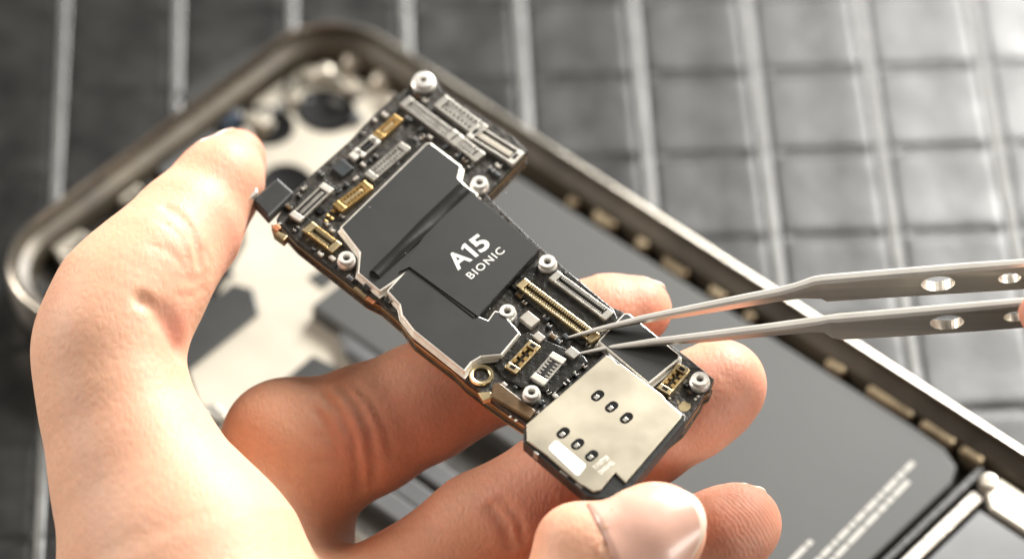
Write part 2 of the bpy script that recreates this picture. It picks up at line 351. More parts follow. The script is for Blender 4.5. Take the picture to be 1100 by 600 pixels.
prism('lower_board', inset([B(x, y, 0)-BN*2.08 for x, y in pcb_px], .06), -BN*.6, M['pcb'], board, .05)
prism('gold_edge', inset([B(x, y, 0)-BN*2.69 for x, y in pcb_px], .12), -BN*.25, M['gold'], board)

# shield cans: a bright metal can with black film on top
def shield(name, px, film_px=None, h=1.15, ins=.22):
    top = [B(x, y, h) for x, y in px]
    t = prism(name, top, -BN*(h-.02), M['rim'], board, .16, seg=3)
    prism('flange', inset([p-BN*(h-.28) for p in top], -.26), -BN*.24, M['rim'], t, .06)
    fl = inset(top, ins)
    f = prism('film', [p+BN*.05 for p in fl], -BN*.12, M['film'], t, .04)
    return t
s1 = [(365, 244), (458, 153), (463, 153), (496, 178), (493, 191), (502, 200), (514, 208), (480, 262), (420, 305), (408, 313), (384, 293), (386, 271)]
shield('shield', s1)
s2 = [(415, 312), (439, 286), (470, 292), (512, 338), (524, 343), (531, 333), (540, 335), (559, 357), (539, 381), (517, 383), (507, 389), (499, 399), (444, 355), (431, 338), (429, 327)]
shield('shield', s2)
s3 = [(642, 366), (670, 336), (676, 336), (730, 380), (730, 385), (697, 412)]
shield('shield', s3)
# the processor block under its own film, with the fold of the film beside it
proc = bpoly('processor', [(500, 203), (580, 267), (513, 340), (438, 286)], 1.32, .02, M['blackpl'], board, .12)
bpoly('film', [(494, 199), (503, 203), (579.5, 267), (512.5, 339), (440, 286.5), (428, 292)], 1.40, 1.30, M['film'], proc, .05)
def fold(a, b, wid, hgt):
    A, Bq = B(*a, 1.2), B(*b, 1.2); d = unit(Bq-A); n = np.cross(BN, d); v = []; f = []; K, J = 22, 13
    for i in range(K):
        t = i/(K-1); c = A+(Bq-A)*t
        for j in range(J):
            s_ = j/(J-1)*2-1; ww = wid*(.85+.15*math.sin(3*t+1))
            v.append(c+n*s_*ww/2+BN*(hgt*(1-abs(s_)**2.2)*(1-.25*math.sin(5*t)**2)-.03+.03*math.sin(11*t+3*s_)))
    for i in range(K-1):
        for j in range(J-1): f.append([i*J+j, i*J+j+1, (i+1)*J+j+1, (i+1)*J+j])
    mesh('film_fold', v, f, M['filmdark'], proc, smooth=True)
fold((499, 203), (403, 295), 2.3, .72)
# raised film edges over the second shield
bpoly('film_step', [(441, 288), (447, 287), (512, 337), (509, 341)], 1.30, 1.1, M['filmdark'], proc, .04)
tA, tB = B(492, 290.5, 1.4), B(529, 263.5, 1.4); e1 = unit(tB-tA); e2 = np.cross(BN, e1)
W_ = np.linalg.norm(tB-tA); H_ = 2.5
text('lettering', 'A', tA+BN*.012, e1, e2, W_*.43, M['ink'], proc, bold=.022, height=H_)
prism('lettering', [tA+BN*.03+e1*W_*a+e2*H_*b for a, b in ((.515, 0), (.605, 0), (.605, 1), (.535, 1), (.44, .87), (.44, .76), (.515, .83))], -BN*.025, M['ink'], proc)
text('lettering', '5', tA+BN*.012+e1*W_*.68, e1, e2, W_*.32, M['ink'], proc, bold=.022, height=H_*1.01)
tA, tB = B(506.5, 300, 1.4), B(543, 270, 1.4); e1 = unit(tB-tA); e2 = np.cross(BN, e1)
text('lettering', 'BIONIC', tA+BN*.012, e1, e2, np.linalg.norm(tB-tA), M['ink'], proc, bold=.008, height=1.05, spacing=1.18)

rd_ = random.Random(5)
for _ in range(9):
    x, y = rd_.uniform(395, 560), rd_.uniform(190, 340)
    if 470 < x < 555 and 235 < y < 315: continue
    bbox('dust_speck', B(x, y, 1.42), rd_.uniform(.05, .10), .05, -.01, .03, M['label'], board, bevel=0)
# screw posts
def post(px, r, name='screw_post', hole=.42, h=1.35):
    c = B(px[0], px[1], h)-BN*h
    r = r*bdepth(*px)/F
    t = lathe(name, c, BN, [(hole*.9, .1), (hole, h*.9), (hole*1.2, h), (r*.78, h), (r*.86, h*.93), (r*.86, h*.62), (r, h*.5), (r*1.02, h*.3), (r*.95, 0)], M['post'], board, n=40)
    lathe('socket', c, BN, [(0, h*.35), (hole*1.05, h*.35)], M['dark'], t, n=20)
for px, r in (((455, 85), 13), ((515, 195), 10), ((588, 280), 10.5), ((545, 333), 10), ((571, 420), 10), ((752, 406), 11), ((372, 276), 10)): post(px, r)
# gold ring hole at the near edge
c = B(517, 402, .3)
rg = lathe('gold_ring', c-BN*.3, BN, [(.98, -2.2), (.98, .28), (1.08, .36), (1.42, .36), (1.5, .25), (1.5, -.3)], M['goldpale'], board, n=40)
lathe('socket', c-BN*.3, BN, [(0, -.6), (1.0, -.6)], M['dark'], rg, n=24)

# connectors
conns = []; posts = [(455, 85, 13), (515, 195, 10), (588, 280, 11), (545, 333, 10), (571, 420, 10), (752, 406, 11), (372, 276, 10), (517, 402, 14), (569, 342, 12), (615, 378, 10), (579, 361, 9), (368, 180, 12), (735, 435, 10), (344, 226, 6)]
def conn(px0, px1, wid_px, body, ends, h=.75, pins=0, pinmat=None, core=None, name='connector', slots=False):
    conns.append((px0, px1, wid_px)); a, b = B(*px0, h), B(*px1, h); u = unit(b-a); Ln = np.linalg.norm(b-a); c = (a+b)/2-BN*h; v = np.cross(BN, u)
    w = wid_px*bdepth(*px0)/F
    wall = min(.28, w*.22)
    bx = [bbox_(c+v*s*(w/2-wall/2), Ln, wall, .02, h*.9, u) for s in (-1, 1)]
    t = multibox(name, bx, body, board, bevel=.05)
    multibox('well', [bbox_(c, Ln-.05, w-2*wall+.02, .02, h*.35, u)], M['blackpl'], t)
    e = min(.9, Ln*.2)
    multibox('end_cap', [bbox_(c+u*s*(Ln/2-e/2), e, w*1.02, .02, h, u) for s in (-1, 1)], ends, t, bevel=.1)
    if core is not None:
        bbox('core', c, Ln-2*e-.5, max(.2, (w-2*wall)*.42), .05, h*.82, core, t, u, .05)
    if pins:
        n = pins; L2 = Ln-2*e-.25; st = L2/n
        for s in (-1, 1):
            multibox('pin_row', [bbox_(c+u*(-L2/2+st*(i+.5))+v*s*w*.29, st*.55, w*.30, .06, h*.93, u) for i in range(n)], pinmat, t)
    if slots:
        for s in (-1, 1):
            multibox('socket', [bbox_(c+u*s*(Ln/2-e*.55), e*.5, w*.42, h*.5, h+.015, u)], M['dark'], t)
    return t
g, sv, tn = M['gold'], M['silver'], M['tin']
conn((405, 146), (428, 125), 12, g, g, pins=5, pinmat=g, core=M['goldpale'])
conn((384, 165), (404, 148), 14, sv, M['white'], core=M['blackpl'], slots=True)
conn((396, 190), (436, 155), 14, tn, sv, core=tn, pins=9, pinmat=tn)
conn((362, 223), (396, 197), 14, g, g, core=M['goldpale'], pins=6, pinmat=g)
conn((316, 234), (353, 199), 15, sv, M['white'], core=tn)
conn((330, 242), (362, 266), 15, g, M['goldpale'], pins=9, pinmat=M['goldpale'])
conn((434, 107), (494, 152), 15, tn, sv, core=tn, pins=14, pinmat=sv)
conn((472, 107), (518, 141), 19, sv, sv, core=tn, pins=8, pinmat=sv)
conn((507, 139), (557, 170), 20, sv, M['white'], core=M['cream'], slots=True)
conn((482, 142), (516, 169), 15, tn, sv, core=tn, pins=7, pinmat=sv)
# black underfill blocks and the fine-pitch connectors on them
bpoly('underfill', [(548, 307), (560, 294), (575, 285), (612, 292), (660, 332), (664, 342), (640, 366), (626, 370), (612, 360)], .38, 0, M['resin'], board, .16, seg=3)
bpoly('underfill', [(531, 392), (556, 360), (566, 356), (628, 382), (632, 388), (596, 422), (560, 416), (545, 408)], .38, 0, M['resin'], board, .16, seg=3)
bpoly('underfill', [(704, 416), (729, 388), (741, 395), (716, 424)], .35, 0, M['resin'], board, .12)
bpoly('underfill', [(386, 195), (440, 146), (452, 154), (398, 204)], .25, 0, M['resin'], board, .1)
bpoly('underfill', [(306, 236), (350, 193), (362, 202), (324, 240)], .25, 0, M['resin'], board, .1)
conn((559, 302), (640, 363), 14, M['goldpale'], M['goldpale'], h=.95, pins=30, pinmat=M['goldpale'])
conn((594, 294), (655, 339), 14, tn, sv, h=.95, pins=24, pinmat=sv)
conn((548, 397), (575, 368), 15, M['goldpale'], M['goldpale'], h=.85, pins=3, pinmat=g, slots=True)
conn((577, 409), (601, 381), 18, sv, M['white'], h=.9, pins=5, pinmat=tn, core=M['blackpl'])
conn((712, 420), (735, 393), 16, M['goldpale'], M['goldpale'], h=.85, pins=3, pinmat=g, slots=True)
# plain chips
def chip(px, lu, lv, h, mat, name='chip'): return bbox(name, B(*px, h)-BN*h, lu, lv, .02, h, mat, board, bevel=.08)
chip((569, 342), 2.0, 1.5, .8, M['chip']); chip((579, 361), 1.3, 1.0, .75, M['chip']); chip((615, 378), 1.5, 1.15, .95, M['silver'], 'lifted_chip')
chip((368, 180), 2.0, 1.9, .5, M['darkchip']); chip((380, 167), 1.2, .7, .7, M['white'], 'capacitor')
chip((344, 226), .9, .9, .3, M['dark']); 
for px in ((352, 231), (358, 226), (356, 234), (350, 237)): chip(px, .5, .3, .35, M['gold'], 'solder_pad')
for px in ((711, 433), (715, 430), (719, 427), (747, 428), (750, 425), (548, 447), (554, 451), (300, 240), (640, 318), (652, 346)): chip(px, .32, .32, .12, M['white'], 'solder_pad')
# scattered capacitors
free = [(410, 118), (447, 150), (468, 160), (440, 178), (426, 192), (528, 182), (480, 100), (463, 112), (322, 228), (310, 222), (338, 180), (352, 170), (390, 140), (420, 168), (310, 246), (394, 308), (500, 172), (535, 178),
        (590, 350), (600, 366), (606, 372), (534, 352), (548, 352), (558, 366), (597, 375), (606, 400), (598, 412), (610, 394), (590, 300), (614, 300), (650, 355), (756, 424), (745, 394), (728, 432), (586, 400), (560, 412), (396, 182), (444, 112)]
def inside(p, poly):
    c = False
    for (x1, y1), (x2, y2) in zip(poly, poly[1:]+poly[:1]):
        if (y1 > p[1]) != (y2 > p[1]) and p[0] < (x2-x1)*(p[1]-y1)/(y2-y1)+x1: c = not c
    return c
def segd(p, a, b):
    p, a, b = map(lambda q: np.array(q, float), (p, a, b)); t = max(0, min(1, (p-a) @ (b-a)/((b-a) @ (b-a)))); return np.linalg.norm(p-a-t*(b-a))
solid = [s1, s2, s3, [(500, 203), (580, 267), (513, 340), (438, 286)], [(651, 379), (737, 446), (672, 528), (637, 535), (560, 474)], [(530, 411), (576, 440), (567, 452), (513, 430)]]
fills = [[(548, 307), (560, 294), (575, 285), (612, 292), (660, 332), (664, 342), (640, 366), (626, 370), (612, 360)], [(531, 392), (556, 360), (566, 356), (628, 382), (632, 388), (596, 422), (560, 416), (545, 408)]]
cands = [tuple(q) for q in free]
while len(cands) < 4000: cands.append((random.uniform(290, 770), random.uniform(75, 460)))
caps = []
for p in cands:
    if len(caps) >= 96: break
    if any(inside(p, q) for q in fills): continue
    if not inside(p, pcb_px) or any(inside(p, q) or min(segd(p, a, b) for a, b in zip(q, q[1:]+q[:1])) < 5 for q in solid): continue
    if min(segd(p, a, b) for a, b in zip(pcb_px, pcb_px[1:]+pcb_px[:1])) < 4: continue
    if any(segd(p, a, b) < w/2+4 for a, b, w in conns) or any(math.hypot(p[0]-x, p[1]-y) < r+5 for x, y, r in posts): continue
    if any(math.hypot(p[0]-x, p[1]-y) < 7 for x, y in caps): continue
    caps.append(p)
for p in caps:
    k = random.choice((0, 0, 1, 2)); lu, lv = random.choice(((.75, .4), (.55, .32), (.4, .75), (.9, .5)))
    c = chip(p, lu, lv, random.uniform(.25, .5), (M['darkchip'], M['flex'], M['chip'])[k], 'capacitor')
    if random.random() < .6:
        for s_ in (-1, 1): bbox('solder_end', B(*p, .2)-BN*.2+(BU if lu > lv else BV)*s_*max(lu, lv)*.42, *(( .16, lv+.06) if lu > lv else (lu+.06, .16)), .02, .42, M['tin'], c, bevel=.03)
# left end: dark connector block on its flex with a bent silver lug
bpoly('flex_block', [(271, 214), (298, 191), (315, 206), (288, 233)], .9, -.6, M['greybox'], board, .15)
bpoly('flex_block_cover', [(273, 214), (298, 193), (313, 206), (288, 230)], .98, .85, M['tape'], board, .06)
bpoly('bent_lug', [(257, 213), (268, 203), (276, 201), (277, 206), (270, 211), (263, 218)], 1.9, .9, M['white'], board, .15)
bpoly('bare_copper', [(291, 240), (300, 243), (298, 248), (309, 253), (305, 258), (294, 250)], -.05, -1.4, M['goldpale'], board, .12)
chip((297, 244), .9, .8, .12, M['copper'], 'bare_copper')
chip((398, 322), 1.2, .5, .12, M['copper'], 'bare_copper')
chip((387, 313), 2.0, .4, .12, M['goldpale'], 'bare_copper')
# brown flex strap beside the ring
bpoly('flex_strap', [(530, 411), (537, 410), (576, 440), (569, 450), (552, 440), (527, 426)], .55, -.1, M['flex'], board, .2, seg=3)
bpoly('flex_strap', [(513, 421), (527, 420), (531, 426), (519, 430)], .2, -.6, M['goldpale'], board, .1)
# gold fruit-shaped mark
def mark(cx, cy, s):
    c0 = B(cx, cy, .03); pts = []
    ang = math.radians(6); ex = unit(BV)*math.cos(ang)-BU*math.sin(ang); ey = np.cross(BN, ex)
    for k in range(40):
        a = 2*math.pi*k/40; r = s*(1-.10*math.exp(-((a-math.pi/2)/.3)**2)*1.6-.07*math.exp(-((a-1.5*math.pi)/.25)**2)+.05*math.cos(2*a))
        x, y = r*math.cos(a), r*math.sin(a)
        if math.hypot(x-s*1.12, y-s*.12) < s*.42:
            k_ = math.atan2(y-s*.12, x-s*1.12); x, y = s*1.12+s*.42*math.cos(k_), s*.12+s*.42*math.sin(k_)
        pts.append(c0+ex*x+ey*y)
    prism('gold_mark', pts, -BN*.03, M['goldpale'], board)
    lf = [c0+ex*(s*(.02+.20*math.cos(a)*.8+.2*math.sin(a)))+ey*(s*(1.28+.3*math.sin(a))) for a in [2*math.pi*k/12 for k in range(12)]]
    prism('gold_mark', lf, -BN*.03, M['goldpale'], board)
mark(735.5, 436, .74)

# the steel card reader
hs = bpoly('reader_housing', [(648, 380), (654, 379), (737, 446), (736, 452), (676, 526), (662, 536), (641, 535), (630, 532), (562, 474), (563, 458)], 1.15, -.75, M['blackpl'], board, .15)
sp = [(651, 381), (657, 383), (663, 390), (668, 391), (712, 424), (716, 430), (733, 445), (731, 449), (683, 505), (672, 518), (661, 507), (645, 526), (637, 527.5), (627, 521), (624, 520), (590, 491), (588, 489), (566, 473), (565.5, 455)]
rd = bpoly('card_reader', sp, 1.42, 1.16, M['sim'], board, .10, seg=3)
prism('reader_lip', [B(x, y, -.5) for x, y in ((561, 474), (634, 533), (637, 529), (564, 470))], -BN*.28, M['silver'], board, .06)
bbox('latch', B(667, 518, .9)-BN*.9, 1.1, .8, .2, .9, M['tin'], board, bevel=.1)
chip((576, 486), .7, .3, 1.2, M['silver'], 'spring_tab'); chip((606, 508), 1.2, .3, 1.2, M['silver'], 'spring_tab'); chip((622, 521), 1.0, .3, 1.2, M['silver'], 'spring_tab')
def oblong(c, l, w, n=8):
    ex = unit(B(100+640, 340, 1.4)-B(640, 424, 1.4)); ex = BV; ey = BU
    pts = []
    for s, a0 in ((1, -90), (-1, 90)):
        for k in range(n+1):
            a = math.radians(a0+180*k/n); pts.append(c+ex*(s*(l-w)/2+w/2*math.cos(a))+ey*(w/2*math.sin(a)))
    return pts
for px in ((642, 424.5), (657, 436.5), (673, 448.5), (605, 464.5), (620.5, 476.5), (635.5, 489)):
    c = B(*px, 1.43)
    sl = prism('contact_slot', oblong(c, 1.8, 1.2), -BN*.2, M['dark'], rd)
    bbox('contact', c-BV*.28+BU*.08, .5, .62, .01, .10, M['silver'], sl, u=BU, bevel=.12)
prism('paper_label', [B(x, y, 1.45) for x, y in ((589.5, 482), (590, 479), (596, 473), (599, 473), (629, 498), (629, 501), (622, 510), (619, 510))], -BN*.03, M['label'], rd)
e1 = unit(B(658, 487, 1.42)-B(640, 502, 1.42)); e2 = np.cross(BN, e1)
text('lettering', 'F1Y07728', B(640.5, 504, 1.42)+BN*.012, e1, e2, 2.25, M['simink'], rd, bold=.01, height=.62)
text('lettering', 'DNK6V62', B(646, 509.5, 1.42)+BN*.012, e1, e2, 2.25, M['simink'], rd, bold=.01, height=.62)

# ------------------------------------------------------------------ hands: one continuous skin surface each, from a distance field
def surface_nets(Fd, org, h):
    nx, ny, nz = Fd.shape; s = Fd < 0
    cnt = np.zeros((nx-1, ny-1, nz-1), np.int8)
    offs = [(i, j, k) for i in (0, 1) for j in (0, 1) for k in (0, 1)]
    for i, j, k in offs: cnt += s[i:nx-1+i, j:ny-1+j, k:nz-1+k]
    I = np.argwhere((cnt > 0) & (cnt < 8)); ids = np.full(cnt.shape, -1, np.int64); ids[I[:, 0], I[:, 1], I[:, 2]] = np.arange(len(I))
    val = {o: Fd[I[:, 0]+o[0], I[:, 1]+o[1], I[:, 2]+o[2]] for o in offs}
    acc = np.zeros((len(I), 3)); n = np.zeros(len(I))
    for a in offs:
        for d in range(3):
            if a[d]: continue
            b = list(a); b[d] = 1; b = tuple(b); fa, fb = val[a], val[b]; c = (fa < 0) != (fb < 0)
            t = np.where(c, fa/np.where(c, fa-fb, 1), 0); p = np.tile(np.array(a, float), (len(I), 1)); p[:, d] += t
            acc += p*c[:, None]; n += c
    V = org+(I+acc/n[:, None])*h; Q = []
    for d in range(3):
        a = [slice(1, -1)]*3; a[d] = slice(0, -1); b = list(a); b[d] = slice(1, None)
        sa, sb = s[tuple(a)], s[tuple(b)]; E_ = np.argwhere(sa != sb); fl = sa[E_[:, 0], E_[:, 1], E_[:, 2]]
        base = E_.copy(); o1, o2 = [(1, 2), (2, 0), (0, 1)][d]; base[:, o1] += 1; base[:, o2] += 1
        def cell(x, y):
            c = base.copy(); c[:, o1] -= x; c[:, o2] -= y; return ids[c[:, 0], c[:, 1], c[:, 2]]
        q = np.stack([cell(1, 1), cell(0, 1), cell(0, 0), cell(1, 0)], -1); q[~fl] = q[~fl][:, ::-1]; Q.append(q)
    Q = np.concatenate(Q); return V, Q[(Q >= 0).all(1)]
def smin(a, b, k):
    h = np.clip(.5+.5*(b-a)/k, 0, 1); return b+(a-b)*h-k*h*(1-h)
class Field:
    def __init__(s, lo, hi, h):
        s.h = h; s.lo = np.array(lo, float); n = np.ceil((np.array(hi)-s.lo)/h).astype(int)+1
        s.F = np.full(n, 50., np.float32); s.n = n
    def win(s, lo, hi):
        a = np.maximum(0, np.floor((lo-s.lo)/s.h).astype(int)); b = np.minimum(s.n, np.ceil((hi-s.lo)/s.h).astype(int)+1)
        if (b <= a).any(): return None, None
        g = np.meshgrid(*[np.arange(a[i], b[i])*s.h+s.lo[i] for i in range(3)], indexing='ij', sparse=True)
        return tuple(slice(a[i], b[i]) for i in range(3)), g
    def chain(s, pts, k=1.5, flat=None):       # pts: (centre, radius); returns a private field smoothly joined along the chain
        G = np.full(s.n, 50., np.float32)
        for (a, ra), (b, rb) in zip(pts[:-1], pts[1:]):
            r = max(ra, rb)+7; sl, g = s.win(np.minimum(a, b)-r, np.maximum(a, b)+r)
            if sl is None: continue
            d = b-a; L2 = d @ d; t = np.clip(sum((g[i]-a[i])*d[i] for i in range(3))/L2, 0, 1)
            v = [g[i]-a[i]-t*d[i] for i in range(3)]
            if flat is not None:
                nrm, sc = flat; w = sum(v[i]*nrm[i] for i in range(3))*(1/sc-1); v = [v[i]+w*nrm[i] for i in range(3)]
            dist = np.sqrt(sum(q*q for q in v))-(ra+(rb-ra)*t)
            G[sl] = smin(G[sl], dist.astype(np.float32), k)
        return G
    def add(s, G, k): s.F = smin(s.F, G, k) if k > 0 else np.minimum(s.F, G)
    def sample(s, p):
        q = (p-s.lo)/s.h; i = np.clip(np.floor(q).astype(int), 0, s.n-2); f = q-i; r = 0
        for o in [(x, y, z) for x in (0, 1) for y in (0, 1) for z in (0, 1)]:
            w = 1
            for d in range(3): w = w*(f[..., d] if o[d] else 1-f[..., d])
            r = r+w*s.F[i[..., 0]+o[0], i[..., 1]+o[1], i[..., 2]+o[2]]
        return r
    def hit(s, x, y):                          # first skin point under a photo pixel
        d = np.arange(bdepth(x, y)-30, bdepth(x, y)+45, .1); pts = CAM+ray(x, y)[None]*d[:, None]
        f = s.sample(pts); w = np.where(f < 0)[0]
        return pts[w[0]] if len(w) else None
    def groove(s, px, depth, width):
        pts = [q for q in (s.hit(*p) for p in px) if q is not None]
        for a, b in zip(pts[:-1], pts[1:]):
            if np.linalg.norm(a-b) > 9: continue
            r = width*3.2; sl, g = s.win(np.minimum(a, b)-r, np.maximum(a, b)+r); d = b-a; L2 = d @ d+1e-9
            t = np.clip(sum((g[i]-a[i])*d[i] for i in range(3))/L2, 0, 1); d2 = sum((g[i]-a[i]-t*d[i])**2 for i in range(3))
            if not hasattr(s, 'gr') or s.gr is None: s.gr = np.zeros(s.n, np.float32)
            s.gr[sl] = np.where(np.abs(1.7*depth*np.exp(-d2/width**2)) > np.abs(s.gr[sl]), 1.7*depth*np.exp(-d2/width**2), s.gr[sl])
def skin_material():
    m = bpy.data.materials.new('skin'); m.use_nodes = True; nt = m.node_tree; b = nt.nodes['Principled BSDF']; N = nt.nodes.new; Lk = nt.links.new
    tc = N('ShaderNodeTexCoord'); at = N('ShaderNodeAttribute'); at.attribute_name = 'flush'
    no = N('ShaderNodeTexNoise'); no.inputs['Scale'].default_value = 110; no.inputs['Detail'].default_value = 5; Lk(tc.outputs['Object'], no.inputs['Vector'])
    add = N('ShaderNodeMath'); add.operation = 'MULTIPLY_ADD'; add.inputs[1].default_value = .6; Lk(no.outputs['Fac'], add.inputs[0])
    sub = N('ShaderNodeMath'); sub.operation = 'SUBTRACT'; sub.inputs[1].default_value = .28; Lk(at.outputs['Fac'], sub.inputs[0]); Lk(sub.outputs[0], add.inputs[2])
    rp = N('ShaderNodeValToRGB'); e = rp.color_ramp.elements; e[0].position = 0; e[1].position = 1
    e[0].color = (.68, .395, .265, 1); e[1].color = (.57, .205, .145, 1); Lk(add.outputs[0], rp.inputs['Fac'])
    n2 = N('ShaderNodeTexNoise'); n2.inputs['Scale'].default_value = 900; n2.inputs['Detail'].default_value = 3; Lk(tc.outputs['Object'], n2.inputs['Vector'])
    mx = N('ShaderNodeMix'); mx.data_type = 'RGBA'; mx.blend_type = 'MULTIPLY'; mx.inputs['Factor'].default_value = .18
    Lk(rp.outputs['Color'], mx.inputs['A']); Lk(n2.outputs['Fac'], mx.inputs['B']); Lk(mx.outputs['Result'], b.inputs['Base Color'])
    b.inputs['Roughness'].default_value = .56; b.inputs['Specular IOR Level'].default_value = .35
    b.inputs['Subsurface Weight'].default_value = .55; b.inputs['Subsurface Radius'].default_value = (1.0, .32, .16); b.inputs['Subsurface Scale'].default_value = .0018
    vo = N('ShaderNodeTexVoronoi'); vo.inputs['Scale'].default_value = 1300; vo.feature = 'DISTANCE_TO_EDGE'
    mp = N('ShaderNodeMapping'); mp.inputs['Scale'].default_value = (1, .55, .8); mp.inputs['Rotation'].default_value = (.3, .2, .6)
    Lk(tc.outputs['Object'], mp.inputs['Vector']); Lk(mp.outputs['Vector'], vo.inputs['Vector'])
    b1 = N('ShaderNodeBump'); b1.inputs['Strength'].default_value = .4; b1.inputs['Distance'].default_value = .00018; Lk(vo.outputs['Distance'], b1.inputs['Height'])
    b2 = N('ShaderNodeBump'); b2.inputs['Strength'].default_value = .28; b2.inputs['Distance'].default_value = .0002; Lk(n2.outputs['Fac'], b2.inputs['Height']); Lk(b1.outputs['Normal'], b2.inputs['Normal'])
    # fingertip ridges, only where the 'ridges' attribute says
    wv = N('ShaderNodeTexWave'); wv.wave_type = 'RINGS'; wv.rings_direction = 'SPHERICAL'; wv.inputs['Scale'].default_value = 700; wv.inputs['Distortion'].default_value = 5; wv.inputs['Detail'].default_value = 2; wv.inputs['Detail Scale'].default_value = .6
    m3 = N('ShaderNodeMapping'); m3.name = 'ridge_centre'; Lk(tc.outputs['Object'], m3.inputs['Vector']); Lk(m3.outputs['Vector'], wv.inputs['Vector'])
    a3 = N('ShaderNodeAttribute'); a3.attribute_name = 'ridges'; mu = N('ShaderNodeMath'); mu.operation = 'MULTIPLY'; Lk(wv.outputs['Fac'], mu.inputs[0]); Lk(a3.outputs['Fac'], mu.inputs[1])
    b3 = N('ShaderNodeBump'); b3.inputs['Strength'].default_value = .22; b3.inputs['Distance'].default_value = .00012; Lk(mu.outputs[0], b3.inputs['Height']); Lk(b2.outputs['Normal'], b3.inputs['Normal'])
    Lk(b3.outputs['Normal'], b.inputs['Normal'])
    return m, m3
SKIN, RIDGE = skin_material()
NAIL = mk('finger_nail', (.60, .36, .285), .32, coat=.12, bump=.12, bscale=500, var=.06, vscale=400)
NAILTIP = mk('nail_edge', (.74, .62, .50), .45)
def skin_object(name, Fd, par, flush_at, ridge_at=None):
    if getattr(Fd, 'gr', None) is not None: Fd.F = Fd.F+Fd.gr
    V, Q = surface_nets(Fd.F, Fd.lo, Fd.h)
    me = bpy.data.meshes.new(name); me.from_pydata(((V-par.base)*MM).tolist(), [], Q.tolist())
    bm = bmesh.new(); bm.from_mesh(me)
    for _ in range(2): bmesh.ops.smooth_vert(bm, verts=bm.verts, factor=.5, use_axis_x=True, use_axis_y=True, use_axis_z=True)
    bm.to_mesh(me); bm.free(); me.polygons.foreach_set('use_smooth', [True]*len(me.polygons))
    fl = np.zeros(len(V)); 
    for c, r, a in flush_at: fl = np.maximum(fl, a*np.exp(-((V-c)**2).sum(1)/r**2))
    me.attributes.new('flush', 'FLOAT', 'POINT').data.foreach_set('value', fl.astype(np.float32))
    rg = np.zeros(len(V))
    if ridge_at is not None: rg = np.clip(1.6*np.exp(-((V-ridge_at[0])**2).sum(1)/ridge_at[1]**2)-.3, 0, 1)
    me.attributes.new('ridges', 'FLOAT', 'POINT').data.foreach_set('value', rg.astype(np.float32))
    return link(name, me, SKIN, par)
def conform(Fd, memo, i, j, o, rad, r, lay, d):
    if lay == 0:
        t = np.arange(r*1.7, .2, -.05); f = Fd.sample(o+rad[None]*t[:, None]); w = np.where(f < 0)[0]
        q = t[w[0]] if len(w) else 0
        if i > 0: q = max(q, memo[i-1, j]-.30)
        memo[i, j] = q
    return o+rad*(memo[i, j]+.16-lay)
def nail(tip, d, up, r, par, ln=9.0, over=1.1, span=58, rs=.975, tipn=4, Fd=None, rnd=0.0):
    # a curved plate on the back of a fingertip: tip = centre of the end sphere, d = finger direction, up = away from the pad
    d = unit(d); up = unit(up-d*(up @ d)); sd = np.cross(d, up); v = []; f = []; mi = []; J, K = 15, 14
    memo = np.zeros((K, J))
    for lay in (0, .35):
        for i in range(K):
            t = i/(K-1); x = -ln+r*.80+t*(ln+over)
            for j in range(J):
                s_ = j/(J-1)*2-1; a = math.radians(span)*s_
                edge = 1-.16*max(0, t-.75)/.25*s_*s_
                xx = x-(1-edge)*6*max(0, t-.6)-rnd*(s_*s_*.55+.45*s_**4)*t**2; rr = (r*rs+.10-lay)*math.sqrt(max(.2, 1-(max(0, xx)/(r*1.12))**2))
                v.append(tip+d*xx+up*rr*math.cos(a)+sd*rr*math.sin(a)*1.02) if Fd is None else v.append(conform(Fd, memo, i, j, tip+d*xx, up*math.cos(a)+sd*math.sin(a), r, lay, d))
    o = J*K
    for i in range(K-1):
        for j in range(J-1):
            f.append([i*J+j, i*J+j+1, (i+1)*J+j+1, (i+1)*J+j]); mi.append(1 if i >= K-tipn else 0)
            f.append([o+i*J+j, o+(i+1)*J+j, o+(i+1)*J+j+1, o+i*J+j+1]); mi.append(1 if i >= K-tipn else 0)
    for j in range(J-1):
        for i in (0, K-1): f.append([i*J+j, i*J+j+1, o+i*J+j+1, o+i*J+j]); mi.append(1 if i else 0)
    for i in range(K-1):
        for j in (0, J-1): f.append([i*J+j, (i+1)*J+j, o+(i+1)*J+j, o+i*J+j]); mi.append(0)
    return mesh('nail', v, f, [NAIL, NAILTIP], par, smooth=True, mats=mi)
def CH(*rows):                                # rows: photo x, y, depth behind the board plane, radius in photo pixels
    return [(P(x, y, d), r*(bdepth(x, y)+d)/F) for x, y, d, r in rows]

